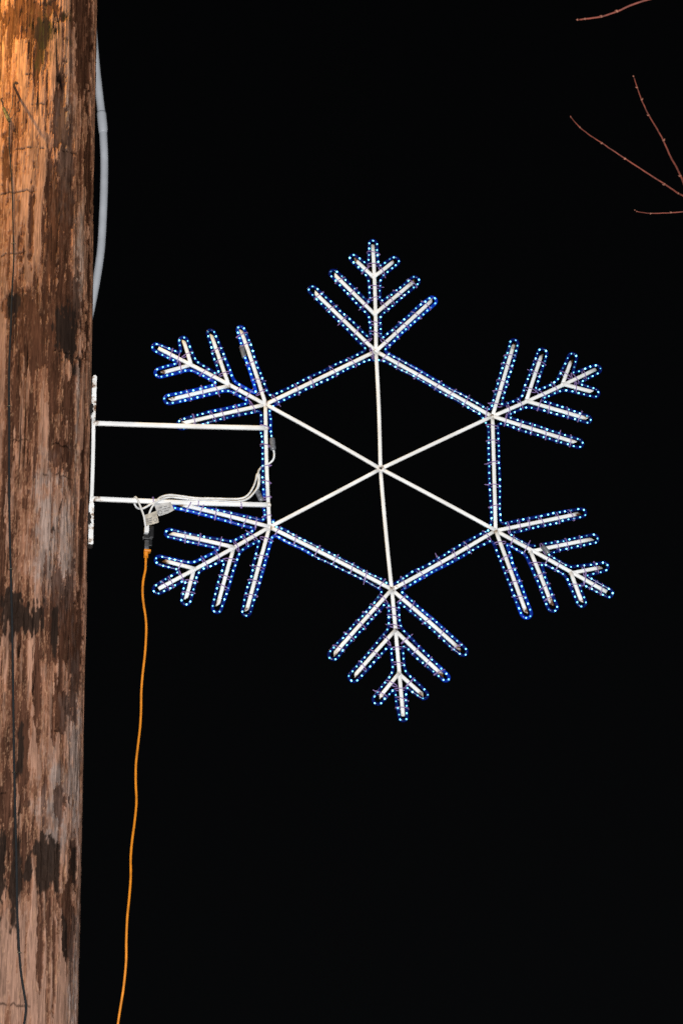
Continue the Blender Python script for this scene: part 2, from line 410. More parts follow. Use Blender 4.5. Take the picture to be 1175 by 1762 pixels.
# black cable stapled to the pole
def build_wire():
    px = [(18, 214), (17.5, 250), (21, 300), (23, 350), (24, 400), (25, 450), (22, 500), (20, 560), (17, 640), (17, 750), (17, 850), (18, 920), (20, 1000), (22, 1080), (23, 1150),
          (24, 1230), (25, 1310), (27, 1400), (29, 1480), (30, 1560), (32, 1610), (36, 1670), (44, 1722), (45, 1735), (42, 1762)]
    pts = [pole_pt(*pole_sz(u, v), 0.004) for u, v in px]
    s, z = pole_sz(42, 1762)
    for zz in (z-0.3, z-1.2, z-2.4, z-3.6, -0.05):
        pts.append(pole_pt(s-0.02-0.004*zz, max(zz, -0.05), 0.006))
    root = empty('ground_wire', Matrix.Translation(pts[-1])); o = pts[-1]
    tag(root, 'thin black cable running down the face of the wooden pole', 'cable')
    pp = smooth_path(pts, 0.02)
    rad = [0.0026+0.0019*min(1, max(0, (i*0.02-0.5)/0.6)) for i in range(len(pp))]
    tube('cable', [p-o for p in pp], rad, M_WIRE, root, 8)
    a = pole_pt(*pole_sz(9, 186), 0.012); b = pole_pt(*pole_sz(20, 212), 0.012)
    v, f = sweep([a-o, a.lerp(b, .15)-o, a.lerp(b, .85)-o, b-o], [0.003, 0.0075, 0.0085, 0.0055], 6); link('clamp', pymesh('clamp', v, f, False), M_STEEL, root)
    c = pole_pt(*pole_sz(10, 176), 0.03)
    tube('clamp_hook', [p-o for p in smooth_path([c+Vector((.008, 0, .004)), c, a+Vector((0, -.01, .01)), a], 0.006)], 0.004, M_RUST, root, 6)
    for vv in (420, 700, 980, 1330, 1640):
        u = np.interp(vv, [p[1] for p in px], [p[0] for p in px]); s, z = pole_sz(u, vv)
        arc = [pole_pt(s+dx, z, h) for dx, h in ((-.008, -.004), (-.007, .007), (0, .0095), (.007, .007), (.008, -.004))]
        tube('staple', [p-o for p in arc], 0.0013, M_STEEL, root, 5)
build_wire()

# conduit bowed out behind the pole
def build_conduit():
    px = [(140, -520), (148, -250), (154, -60), (156, 0), (162, 80), (171, 160), (174, 190), (176.6, 245), (176, 300), (174, 350), (171, 400), (164, 450), (154.5, 500), (146, 545), (144, 620), (134, 800), (128, 1100), (120, 1500), (114, 1800)]
    pts = [on_plane(u, v)+Vector((0, 0.13, 0)) for u, v in px]
    for z in (3.5, 2, 0.0): 
        a = pole_axis(z); pts.append(Vector((a.x+0.17, a.y+0.19, z)))
    o = pts[-1]; root = empty('conduit', Matrix.Translation(o))
    tag(root, 'pale grey plastic conduit bowing out from behind the wooden pole', 'conduit')
    tube('pipe', [p-o for p in smooth_path(pts, 0.03)], 0.0165, M_PVC, root, 18)
    q = smooth_path([pts[5]+(pts[6]-pts[5])*0.15, pts[6], pts[6]+(pts[7]-pts[6])*0.2], 0.006)
    n = len(q); rad = [0.0165+0.0032*min(1, i/1.2, (n-1-i)/2.5) for i in range(n)]
    tube('coupling', [p-o for p in q], rad, M_PVC, root, 18)
build_conduit()

# ------------------------------------------------------------------ street lamp on the same pole, above the picture
def build_lamp():
    top = pole_axis(11.0); tgt = pole_pt(*pole_sz(34, 170), 0.0)
    lp = tgt+Vector((-0.84, -0.74, 1.34))
    o = pole_axis(10.55); root = empty('street_lamp', Matrix.Translation(o))
    tag(root, 'sodium street lamp on a curved arm high on the wooden pole', 'street lamp')
    d = (lp-o); d.z = 0; d.normalize()
    st = o+d*0.2
    path = smooth_path([st+Vector((0, 0, .1)), st+d*.3+Vector((0, 0, .32)), lp-d*.35+Vector((0, 0, .30)), lp+Vector((0, 0, .2))], 0.05)
    tube('lamp_arm', [p-o for p in path], 0.028, M_STEEL, root, 12)
    bevel_box('wall_plate', *(st-o+Vector((0, 0, .1))), 0.12, 0.12, 0.3, M_STEEL, root, 0.01, Matrix.Rotation(math.atan2(d.y, d.x), 3, 'Z'))
    bm = bmesh.new(); bmesh.ops.create_uvsphere(bm, u_segments=24, v_segments=12, radius=1)
    for v in bm.verts:
        v.co.z = max(v.co.z, -0.25); v.co = Vector((v.co.x*0.34, v.co.y*0.15, v.co.z*0.13))
    bmesh.ops.rotate(bm, cent=(0, 0, 0), matrix=Matrix.Rotation(math.atan2(d.y, d.x), 3, 'Z'), verts=bm.verts)
    bmesh.ops.translate(bm, vec=lp-o+Vector((0, 0, .16)), verts=bm.verts)
    me = bpy.data.meshes.new('housing'); bm.to_mesh(me); bm.free(); link('housing', me, M_STEEL, root)
    m, nt, b = mat_new('lamp_bulb_glow'); b.inputs['Emission Color'].default_value = (1, .55, .14, 1); b.inputs['Emission Strength'].default_value = 20
    bm = bmesh.new(); bmesh.ops.create_uvsphere(bm, u_segments=16, v_segments=8, radius=0.05)
    bmesh.ops.translate(bm, vec=lp-o+Vector((0, 0, .05)), verts=bm.verts)
    me = bpy.data.meshes.new('bulb'); bm.to_mesh(me); bm.free(); link('bulb', me, m, root)
    l = bpy.data.lights.new('lamp_light', 'SPOT'); l.energy = 390; l.color = (1.0, 0.63, 0.15); l.shadow_soft_size = 0.035
    l.spot_size = R(52); l.spot_blend = 1.0
    lo = bpy.data.objects.new('lamp_light', l); C.objects.link(lo); lo.parent = root; lo.location = lp-o+Vector((0, 0, -.03))
    aim = pole_pt(*pole_sz(-20, 130), 0.0)-lp
    lo.rotation_euler = aim.to_track_quat('-Z', 'Y').to_euler()
build_lamp()

# ------------------------------------------------------------------ snowflake
SNOW = empty('snowflake_light', SM)
tag(SNOW, 'snowflake light of white square tubing edged with blue rope lights on a pole bracket', 'holiday light')
HUB = (654.5, 807)
ARMS = dict(
 A=dict(n=(646.8, 604.5), j2=(644.8, 540.6), j3=(643, 476.8), t=(641.2, 421.9), L=[(542.1, 503.6), (576, 473), (610.5, 446.2)], Rr=[(742.5, 517.5), (711.9, 484.5), (676.2, 451.3)]),
 B=dict(n=(846.6, 716.7), j2=(904.8, 690.5), j3=(967, 661.3), t=(1023.8, 635.8), L=[(883.3, 592.9), (931.3, 610.9), (982, 620.7)], Rr=[(988.5, 761.6), (1007.9, 720.7), (1016.5, 674.6)]),
 Cc=dict(n=(852.1, 913.1), j2=(911.8, 948.9), j3=(981.5, 986.1), t=(1043.1, 1018.6), L=[(995.9, 883.6), (1017.6, 927.5), (1032.9, 976.1)], Rr=[(904.1, 1053.6), (948.3, 1040.3), (999.2, 1034.8)]),
 D=dict(n=(674, 1014.5), j2=(679.9, 1084.7), j3=(686.3, 1158.7), t=(693.2, 1231.5), L=[(791.5, 1117.3), (761.6, 1161.8), (727.6, 1195.7)], Rr=[(574.5, 1126), (610.2, 1162.5), (653.1, 1199.6)]),
 E=dict(n=(463.8, 907.1), j2=(402.6, 942.4), j3=(334.5, 979.1), t=(273.9, 1012.8), L=[(424.9, 1049.6), (375.3, 1040.4), (320.8, 1028.8)], Rr=[(311.6, 868.8), (294.7, 918.5), (282.5, 965.4)]),
 Ff=dict(n=(456.9, 696), j2=(393.8, 663.9), j3=(328.5, 627.4), t=(272.8, 599.3), L=[(316.3, 727.7), (294.2, 687.2), (280.3, 640.7)], Rr=[(414.8, 569.9), (363.9, 577.6), (316.3, 587.6)]))
KEYS = list(ARMS)
TW = 0.0148
_tube_i = [0]
def sq_tube(name, a, b, rust0=0.0, rust1=0.0, mitre=None, w=TW, parent=SNOW, trim0=0.0, ylay=None):
    """square tube with softened corners between flat points a and b; mitre = flat direction of the end cut"""
    _tube_i[0] += 1
    y0 = (0.0006*((_tube_i[0]*7) % 11)-0.003) if ylay is None else ylay
    d = b-a; Ln = d.length; d = d/Ln; nn = Vector((-d.y, d.x))
    h = w/2
    prof = []
    for q in range(20):
        t = 2*math.pi*(q+.5)/20; ct, sn = math.cos(t), math.sin(t); e = 2/3.4
        prof.append((h*math.copysign(abs(ct)**e, ct), h*math.copysign(abs(sn)**e, sn)))
    prof = [(l, y*0.80) for l, y in prof]
    k = 0.0
    if mitre is not None:
        m = mitre.normalized(); den = m.dot(nn)
        if abs(den) > 0.2: k = max(-1.6, min(1.6, m.dot(d)/den))
    V = []; Fc = []; Ru = []; np_ = len(prof)
    ns = max(4, int(Ln/0.04)); ts = [i/ns for i in range(ns+1)]
    bow = rng.uniform(-1, 1)*0.0022*Ln/0.3
    for i, t in enumerate(ts):
        for (l, y) in prof:
            s = trim0+(Ln-trim0)*t+(k*l if i == ns else 0)
            q = a+d*s+nn*(l+bow*math.sin(math.pi*t))
            V.append((q.x, y+y0, q.y))
            near0 = math.exp(-s/0.022)*rust0; near1 = math.exp(-(Ln-s)/0.022)*rust1
            Ru.append(near0+near1)
    for i in range(ns):
        for p in range(np_):
            q = (p+1) % np_; Fc.append((i*np_+p, i*np_+q, (i+1)*np_+q, (i+1)*np_+p))
    Fc.append(tuple(range(np_-1, -1, -1)))
    # open end: rim, then a recessed rusty inside
    base = ns*np_; n1 = len(V)
    for p in range(np_):
        v = Vector(V[base+p]); l, y = prof[p]
        q = a+d*(Ln+k*l*0.8)+nn*(l*0.8); V.append((q.x, y*0.8+y0, q.y)); Ru.append(rust1*0.8)
    n2 = len(V)
    for p in range(np_):
        l, y = prof[p]; q = a+d*(Ln+k*l*0.8-0.02)+nn*(l*0.8); V.append((q.x, y*0.8+y0, q.y)); Ru.append(0.95)
    for p in range(np_):
        q = (p+1) % np_
        Fc.append((base+p, base+q, n1+q, n1+p)); Fc.append((n1+p, n1+q, n2+q, n2+p))
    Fc.append(tuple(range(n2, n2+np_)))
    me = pymesh(name, V, Fc, False); setf(me, 'rust', Ru)
    me.polygons.foreach_set('use_smooth', [q < ns*np_ for q in range(len(me.polygons))])
    return link(name, me, M_PAINT, parent)
def weld(p, r, y=0.0, rust=0.85):
    bm = bmesh.new(); bmesh.ops.create_icosphere(bm, subdivisions=2, radius=1)
    for v in bm.verts:
        k = 1+0.22*(math.sin(v.co.x*7+p.x*90)+math.cos(v.co.z*8+p.y*70))*0.5
        v.co = Vector((v.co.x*r*k, v.co.y*0.0090, v.co.z*r*k))
    bmesh.ops.translate(bm, vec=(p.x, y, p.y), verts=bm.verts)
    me = bpy.data.meshes.new('weld'); bm.to_mesh(me); bm.free()
    me.polygons.foreach_set('use_smooth', [True]*len(me.polygons)); setf(me, 'rust', [rust]*len(me.vertices))
    return link('weld', me, M_PAINT, SNOW)
hub = P2(*HUB)
A2 = {}
for k in KEYS:
    a = ARMS[k]; A2[k] = dict(n=P2(*a['n']), j2=P2(*a['j2']), j3=P2(*a['j3']), t=P2(*a['t']), L=[P2(*q) for q in a['L']], R=[P2(*q) for q in a['Rr']])
rr = lambda lo, hi: rng.uniform(lo, hi)
for i, k in enumerate(KEYS):
    a = A2[k]; nx = A2[KEYS[(i+1) % 6]]
    sq_tube('spoke', hub, a['n'], 0.25, rr(.6, 1.), trim0=0.008)
    sq_tube('rim_tube', a['n'], nx['n'], rr(.4, .9), rr(.4, .9), ylay=(-0.0012 if i % 2 else 0.0011))
    st = (a['t']-a['n'])
    sq_tube('arm_tube', a['n'], a['t'], rr(.3, .8), 0.5, ylay=0.0002)
    for q, (jn, l, r) in enumerate(((a['n'], a['L'][0], a['R'][0]), (a['j2'], a['L'][1], a['R'][1]), (a['j3'], a['L'][2], a['R'][2]))):
        sq_tube('branch_tube', jn, l, rr(.2, .7), rr(.5, 1.15), st, ylay=0.0019+0.0004*q)
        sq_tube('branch_tube', jn, r, rr(.2, .7), rr(.5, 1.15), st, ylay=-0.0023-0.0004*q)
    weld(a['n'], 0.0115, rust=rr(.55, .85)); weld(a['j2'], 0.0095, rust=rr(.4, .85)); weld(a['j3'], 0.0095, rust=rr(.3, .7))

# hub ring with its open bolt hole
def ring(name, p, ro, ri, y0, y1, mat, parent, n=28, rust=0.5):
    V = []; Fc = []
    for k in range(n):
        t = 2*math.pi*k/n; c, s = math.cos(t), math.sin(t)
        for (r, y) in ((ro, y0+.0012), (ro-.0012, y0), (ri+.0008, y0), (ri, y0+.0008), (ri, y1), (ro, y1)):
            V.append((p.x+c*r, y, p.y+s*r))
    for k in range(n):
        j = (k+1) % n
        for q in range(6): Fc.append((k*6+q, k*6+(q+1) % 6, j*6+(q+1) % 6, j*6+q))
    me = pymesh(name, V, Fc, False); setf(me, 'rust', [rust]*len(V)); return link(name, me, mat, parent)
ring('hub_ring', hub, 0.0135, 0.0058, -0.0100, 0.0098, M_PAINT, SNOW, rust=0.6)
bevel_box('bolt', hub.x, 0.001, hub.y, 0.0108, 0.012, 0.0108, M_BLACK, SNOW, 0.002)

# bracket
UA = [(163.5, 729), (458, 737.3)]; LA = [(161, 859), (462.5, 869.6)]
ua = [P2(*q) for q in UA]; la = [P2(*q) for q in LA]
sq_tube('bracket_arm', ua[0], ua[1], .7, .5, w=0.0190, ylay=-0.0035)
sq_tube('bracket_arm', la[0], la[1], .95, .7, w=0.0190, ylay=-0.0038)
weld(ua[0], .010, -.004, .7); weld(la[0], .010, -.004, .8); weld(ua[1], .009, -.004, .5); weld(la[1], .010, -.004, .6)
pt, pb = P2(161.5, 716), P2(157.6, 872)
sq_tube('mounting_post', pt, pb, .7, .8, w=0.0150, ylay=0.0)
def plate(a, b, w, y):
    """flat bar with a rounded end, holes filled by lag bolts"""
    d = (b-a).normalized(); nn = Vector((-d.y, d.x)); V = []; Fc = []; Ru = []
    out = []
    Ln = (b-a).length; n = 26
    left = []; right = []
    for i in range(n+1):
        t = i/n; s = Ln*t; e = min(s, Ln-s); hw = w/2*math.sqrt(max(0.12, 1-max(0, 1-e/(w*.5))**2))
        jl = hw*(1+rr(-.07, .07)); jr = hw*(1+rr(-.05, .05))
        left.append(a+d*s+nn*jl); right.append(a+d*s-nn*jr)
    out = left+right[::-1]; m = len(out)
    for q in out: V.append((q.x, y-.009, q.y)); Ru.append(0.45+rr(0, .35))
    for q in out: V.append((q.x, y+.009, q.y)); Ru.append(0.8)
    for i in range(n):
        Fc.append((i, i+1, m-2-i, m-1-i)); Fc.append((m+i, m+m-1-i, m+m-2-i, m+i+1))
    for i in range(m): j = (i+1) % m; Fc.append((i, m+i, m+j, j))
    me = pymesh('mounting_tab', V, Fc, False); setf(me, 'rust', Ru)
    me.validate(); bm = bmesh.new(); bm.from_mesh(me); bmesh.ops.recalc_face_normals(bm, faces=bm.faces); bm.to_mesh(me); bm.free()
    return link('mounting_tab', me, M_PAINT, SNOW)
plate(P2(163.2, 647), P2(160.6, 721.5), 0.0172, 0.0005); plate(P2(157.8, 864), P2(156.2, 939), 0.0185, 0.0007)
def clump(u, v, w, h):
    """rust-black lag screw head caked with old washers, on the pole side of the tab"""
    p = P2(u, v); bm = bmesh.new(); bmesh.ops.create_icosphere(bm, subdivisions=3, radius=1)
    for vt in bm.verts:
        c = vt.co; k = 1+0.34*math.sin(c.z*9+u)*math.cos(c.x*8+v)+0.2*math.sin(c.z*19+c.y*5)
        vt.co = Vector((c.x*w*k, c.y*0.016*k, c.z*h*k))
    bmesh.ops.translate(bm, vec=(p.x, -0.006, p.y), verts=bm.verts)
    me = bpy.data.meshes.new('lag_screw'); bm.to_mesh(me); bm.free(); link('lag_screw', me, M_RUST_D, SNOW)
M_RUST_D = plain('black_rust', (0.022, 0.014, 0.010), 0.95, 0, 0.5, 220, 0.5)
clump(157.3, 705, 0.0075, 0.026); clump(153.6, 895, 0.0075, 0.025); clump(155.2, 941, 0.008, 0.006)

# ---- rope light paths (flat coordinates)
DOFF = 0.0174
def fillet(pts, closed, rad):
    out = []; n = len(pts)
    for i in range(n):
        if not closed and i in (0, n-1): out.append(pts[i]); continue
        p, a, b = pts[i], pts[(i-1) % n], pts[(i+1) % n]
        ra = min(rad, (a-p).length*.45); rb = min(rad, (b-p).length*.45)
        s = p+(a-p).normalized()*ra; e = p+(b-p).normalized()*rb
        for t in (0, .25, .5, .75, 1): out.append(s*(1-t)**2+p*2*t*(1-t)+e*t*t)
    return out
def left_n(d): return Vector((-d.y, d.x))
def contour(walk, off, closed=True):
    """keep `off` to the left of a walk over the tube centre lines; tips are rounded"""
    out = []; n = len(walk)
    for i in range(n):
        p, a, b = walk[i], walk[(i-1) % n], walk[(i+1) % n]
        d0 = (p-a).normalized(); d1 = (b-p).normalized()
        cr = d0.x*d1.y-d0.y*d1.x; dt = d0.dot(d1)
        o = off*rr(.92, 1.12)
        if dt < -0.98:                                         # tip: loop round the tube end
            ext = rr(0.000, 0.012); bulge = o*rr(1.05, 1.3)
            for q in range(9):
                t = math.pi*q/8
                w = o+(bulge-o)*math.sin(t)
                out.append(p+left_n(d0)*(w*math.cos(t))+d0*(ext+w*1.05*math.sin(t)))
        else:
            n0, n1 = left_n(d0), left_n(d1)
            if cr > 0:                                         # turn towards the rope: cut the corner
                bis = (n0+n1).normalized(); c = max(0.30, bis.dot(n0))
                out.append(p+bis*(o/c*rr(1.05, 1.3)))
            else:
                for q in range(4):
                    t = q/3; bis = (n0*(1-t)+n1*t).normalized(); out.append(p+bis*o)
    return out
walk = []
for k in KEYS:                     # clockwise in the picture, the outside on the left hand
    a = A2[k]
    walk += [a['n'], a['L'][0], a['n'], a['j2'], a['L'][1], a['j2'], a['j3'], a['L'][2], a['j3'], a['t'], a['j3'], a['R'][2], a['j3'], a['j2'], a['R'][1], a['j2'], a['n'], a['R'][0], a['n']]
# repeated node -> drop duplicates
w2 = [walk[0]]
for p in walk[1:]:
    if (p-w2[-1]).length > 1e-5: w2.append(p)
outer = resample(fillet(contour(w2, DOFF), True, 0.021), 0.006, True)
inn = []
nodes = [A2[k]['n'] for k in KEYS]
for i in range(6):
    p, a, b = nodes[i], nodes[i-1], nodes[(i+1) % 6]
    n0 = -left_n((p-a).normalized()); n1 = -left_n((b-p).normalized()); bis = (n0+n1).normalized()
    inn.append(p+bis*(DOFF/bis.dot(n0)))
start = P2(468.5, 756); fin = P2(469.5, 890)
inner = resample(fillet([start, P2(466.4, 735)]+[inn[5]]+inn[0:4]+[inn[4], fin][:1]+[P2(469.6, 893)], False, 0.03), 0.006)

def seg_d(p, a, b):
    d = b-a; t = max(0, min(1, (p-a).dot(d)/d.length_squared)); return (p-(a+d*t)).length
CROSS = [(ua[0], ua[1]), (la[0], la[1])]+[(hub, n) for n in nodes]
def lift(pts, seed):
    """give the flat path its place in depth: behind the bars it crosses, otherwise wandering beside the tube"""
    out = []; n = len(pts)
    for i, p in enumerate(pts):
        dm = min(seg_d(p, a, b) for a, b in CROSS)
        y = 0.021*(1-min(1, max(0, (dm-0.010)/0.022)))
        w = 0.0045*(float(vnoise(i*0.045, seed, 5))-0.5)*2
        lat = 0.0030*(float(vnoise(i*0.09, seed+9, 6))-0.5)*2
        q = pts[min(i+1, n-1)]-pts[max(i-1, 0)]; q = left_n(q.normalized()) if q.length > 1e-9 else Vector((0, 0))
        out.append(Vector((p.x+q.x*lat, y+w-0.001, p.y+q.y*lat)))
    for _ in range(3):
        o2 = out[:]
        for i in range(1, n-1): o2[i] = Vector((out[i].x, (out[i-1].y+out[i].y*2+out[i+1].y)/4, out[i].z))
        out = o2
    return out
bm = bmesh.new(); bmesh.ops.create_icosphere(bm, subdivisions=1, radius=1)
LED_V = np.array([v.co[:] for v in bm.verts]); LED_F = np.array([[v.index for v in f.verts] for f in bm.faces]); bm.free()
NLED = [0]
def HOT(p):
    a = math.degrees(math.atan2(p[2]-hub.y, p[0]-hub.x)) % 360     # lengths fitted with the brighter side-facing diodes
    return 0.24 if 195 < a < 235 else 0.10 if 140 < a < 165 else 0.12 if 285 < a < 315 else 0.10 if 38 < a < 75 else 0.06 if 10 < a < 28 else 0.0
def rope(pts3, seed, label=None):
    n = len(pts3); step = 0.006; sp = 0.0256
    P = np.array([p[:] for p in pts3]); d = np.r_[0, np.cumsum(np.linalg.norm(np.diff(P, axis=0), axis=1))]
    ld = np.arange(sp*.5, d[-1], sp)
    ld = ld+np.array([rr(-.0032, .0032) for _ in ld])
    v, f = sweep(pts3, 0.0063, 10); me = pymesh('rope_light', v, f)
    near = np.min(np.abs(d[:, None]-ld[None, :]), axis=1)
    hot = np.array([float(fbm(x*1.1, seed*3.7, 8, 2)) for x in d])
    # strands whose diodes face outwards scatter more light into the vinyl
    bias = np.array([HOT(p) for p in P]); side = 0.018+0.60*np.clip((hot-0.62+bias)*3.5, 0, 1)
    # the left and lower-left lengths glow strongest in the photograph
    g = side+(0.09+0.4*side)*np.exp(-(near/0.0058)**2)
    setf(me, 'glow', np.repeat(g, 10))
    ro = link('rope_light', me, M_ROPE, SNOW)
    if label: ro['label'] = label
    V = []; Fc = []; off = 0; LU = []
    for s in ld:
        c = np.array([np.interp(s, d, P[:, k]) for k in range(3)])
        i = min(len(d)-2, int(np.searchsorted(d, s))); t = P[min(i+1, n-1)]-P[max(i-1, 0)]; t = t/(np.linalg.norm(t)+1e-9)
        yv = np.array([0, 1, 0.]); yv = yv-t*yv.dot(t); yv /= np.linalg.norm(yv); nb = np.cross(t, yv)
        r1, r2 = 0.0040*rr(.72, 1.1), 0.0034*rr(.75, 1.1)
        fade = 0.7 if rng.random() < 0.08 else 1.0
        LU += [(0.12 if rng.random() < .05 else rr(.3, 1.0)**1.2*1.25)*fade]*len(LED_V)
        c = c+yv*rr(-.0012, .0012)+nb*rr(-.0014, .0014)
        V.append(c+LED_V[:, :1]*t*r1*fade+LED_V[:, 1:2]*yv*r2+LED_V[:, 2:]*nb*r2*fade); Fc.append(LED_F+off); off += len(LED_V)
    NLED[0] += len(ld)
    me = pymesh('led_bulbs', np.vstack(V), [tuple(int(q) for q in x) for x in np.vstack(Fc)])
    setf(me, 'lum', LU); l = link('led_bulbs', me, M_LED, ro); l['kind'] = 'stuff'; l['label'] = 'row of tiny blue-white diodes inside the rope'
    return ro
def nearest(path, q): return min(range(len(path)), key=lambda i: (path[i]-q).length)
cuts = sorted(nearest(outer, P2(*q)) for q in ((415, 602), (931, 944), (452, 862)))
n = len(outer)
CONN = []
for a, b in zip(cuts, cuts[1:]+[cuts[0]+n]):
    seg = [outer[i % n] for i in range(a+2, b-2)]
    rope(lift(seg, a), a*0.13)
rope(lift(inner, 3), 4.4)
def connector(p0, p1, y, r=0.0105, parent=SNOW):
    a = Vector((p0.x, y, p0.y)); b = Vector((p1.x, y, p1.y))
    ts = [0, .06, .12, .3, .5, .7, .86, .93, 1]; rs = [.7, .92, 1, 1, .96, 1, 1, .9, .66]
    tube('rope_connector', [a.lerp(b, t) for t in ts], [r*q for q in rs], M_CLEARP, parent, 14)
connector(P2(415.5, 595), P2(421, 616), 0.0, 0.0098)
connector(P2(931, 942), P2(943, 955), -0.012, 0.0105)
connector(P2(468.3, 754), P2(470.2, 775), 0.0, 0.0118)
connector(P2(441, 844), P2(450.5, 864), -0.006, 0.0110)

# ---- cable ties
def tie(a, b, t, seed, wide=DOFF+0.0066, shift=0.0):
    d = (b-a).normalized(); nn = left_n(d); c = a+(b-a)*t+nn*shift
    sk = rr(-.32, .32); ax = (nn*math.cos(sk)+d*math.sin(sk)); al = (d*math.cos(sk)-nn*math.sin(sk))
    ya, yb = -0.0128, 0.0125
    prof = [(-wide, -0.003), (-wide*.86, ya*.72), (-wide*.45, ya), (wide*.45, ya), (wide*.86, ya*.72), (wide, -0.003), (wide, 0.004), (wide*.8, yb*.8), (0, yb), (-wide*.8, yb*.8), (-wide, 0.004)]
    prof = [(x*rr(.95, 1.05), y) for x, y in prof]
    hw = 0.0018; V = []; Fc = []; m = len(prof)
    for (l, y) in prof:
        k = 1+0.0013/max(0.004, math.hypot(l, y))
        for s in (-hw, hw):
            q = c+ax*l+al*s; V.append((q.x, y, q.y))
            q = c+ax*l*k+al*s; V.append((q.x, y*k, q.y))
    for i in range(m):
        j = (i+1) % m; A, B = i*4, j*4
        Fc += [(A+1, A+3, B+3, B+1), (A+0, B+0, B+2, A+2), (A, A+1, B+1, B), (A+2, B+2, B+3, A+3)]
    # lock head and clipped tail
    sd = 1 if rng.random() < .5 else -1; tl = rr(0.0006, 0.003) if rng.random() < .85 else rr(0.005, 0.014)
    def slab(l0, l1, y0, y1, h):
        o = len(V)
        for l in (l0, l1):
            for (s, y) in ((-h, y0), (h, y0), (h, y1), (-h, y1)):
                q = c+ax*l*sd+al*s; V.append((q.x, y, q.y))
        for fc in ((0, 1, 2, 3), (7, 6, 5, 4), (0, 4, 5, 1), (1, 5, 6, 2), (2, 6, 7, 3), (3, 7, 4, 0)): Fc.append(tuple(o+x for x in fc))
    slab(wide-0.002, wide+0.0035, -0.0045, 0.0015, 0.0027)
    slab(wide+0.002, wide+0.003+tl, -0.0028, -0.0014, 0.0015)
    me = pymesh('zip_tie', V, Fc, False)
    bmx = bmesh.new(); bmx.from_mesh(me); bmesh.ops.recalc_face_normals(bmx, faces=bmx.faces); bmx.to_mesh(me); bmx.free()
    link('zip_tie', me, M_TIE, SNOW)
def ties_on(a, b, t0, spacing=0.075, **kw):
    Ln = (b-a).length; s = t0
    while s < Ln-0.012:
        tie(a, b, s/Ln, 0, **kw); s += rr(.55, 1.15)*spacing
for i, k in enumerate(KEYS):
    a = A2[k]; nx = A2[KEYS[(i+1) % 6]]
    if k == 'E': ties_on(a['n'], nx['n'], .045, 0.085, wide=0.0172, shift=0.0085)
    else: ties_on(a['n'], nx['n'], .045, 0.10)
    ties_on(a['n']+(a['j2']-a['n'])*.4, a['j2'], .012, .06); ties_on(a['j2']+(a['j3']-a['j2'])*.36, a['j3'], .01, .065); ties_on(a['j3']+(a['t']-a['j3'])*.35, a['t'], .005, .05)
    for jn, tp in ((a['n'], a['L'][0]), (a['n'], a['R'][0]), (a['j2'], a['L'][1]), (a['j2'], a['R'][1]), (a['j3'], a['L'][2]), (a['j3'], a['R'][2])):
        ties_on(jn, tp, .055 if (tp-jn).length > .12 else .045, .072)
for u in (263.5, 341, 414): tie(la[0], la[1], (P2(u, 864)-la[0]).length/(la[1]-la[0]).length, 0, 0.013)

# ------------------------------------------------------------------ white power cords, tags, adapter, orange cord
def S3(u, v, y): return SM @ P3(u, v, y)
def cord(name, label, pxs, rad, mat, cat, group=None):
    pts = [S3(*q) for q in pxs]; o = pts[0].copy()
    root = empty(name, Matrix.Translation(o)); tag(root, label, cat, group)
    tube('cable', [p-o for p in smooth_path(pts, 0.006)], rad, mat, root, 10)
    return root, o
def card(name, pxs, mat, parent, o, bend=0.004):
    """thin bent card between four corners"""
    c = [S3(*q) for q in pxs]; n = 8; V = []; Fc = []
    nrm = (c[1]-c[0]).cross(c[3]-c[0]).normalized()
    for side in (0, 1):
        for j in range(n+1):
            for i in range(n+1):
                s, t = i/n, j/n
                p = (c[0]*(1-s)+c[1]*s)*(1-t)+(c[3]*(1-s)+c[2]*s)*t
                p = p+nrm*(bend*math.sin(s*math.pi)*(0.4+t)+side*0.0008); V.append(p-o)
    m = (n+1)**2
    for j in range(n):
        for i in range(n):
            a = j*(n+1)+i; Fc.append((a, a+1, a+n+2, a+n+1)); Fc.append((m+a, m+a+n+1, m+a+n+2, m+a+1))
    bd = [i for i in range(n)]+[n+(n+1)*j for j in range(n)]+[(n+1)*n+n-i for i in range(n)]+[(n+1)*(n-j) for j in range(n)]
    for q in range(len(bd)):
        a, b = bd[q], bd[(q+1) % len(bd)]; Fc.append((a, m+a, m+b, b))
    ob = link(name, pymesh(name, V, Fc, False), mat, parent)
    return ob, c, nrm
def ink(parent, c, nrm, o, marks, bend, rings=()):
    """small printed lines and round approval marks lying on the card"""
    V = []; Fc = []
    def pt(s, t):
        p = (c[0]*(1-s)+c[1]*s)*(1-t)+(c[3]*(1-s)+c[2]*s)*t
        w = bend*math.sin(s*math.pi)*(0.4+t)
        q = p+nrm*w
        return q+front*0.0012
    front = -SY
    for (s0, s1, t0, t1) in marks:
        b = len(V); m = 5
        for i in range(m+1):
            s = s0+(s1-s0)*i/m; V.append(pt(s, t0)-o); V.append(pt(s, t1)-o)
        for i in range(m): Fc.append((b+2*i, b+2*i+2, b+2*i+3, b+2*i+1))
    for (s, t, r) in rings:
        b = len(V); m = 16; ar = (c[3]-c[0]).length/(c[1]-c[0]).length
        for i in range(m):
            for q in (r, r*.72):
                V.append(pt(s+q*ar*math.cos(2*math.pi*i/m), t+q*math.sin(2*math.pi*i/m))-o)
        for i in range(m): j = (i+1) % m; Fc.append((b+2*i, b+2*j, b+2*j+1, b+2*i+1))
    link('printing', pymesh('printing', V, Fc, False), M_INK, parent)
fr = -0.017
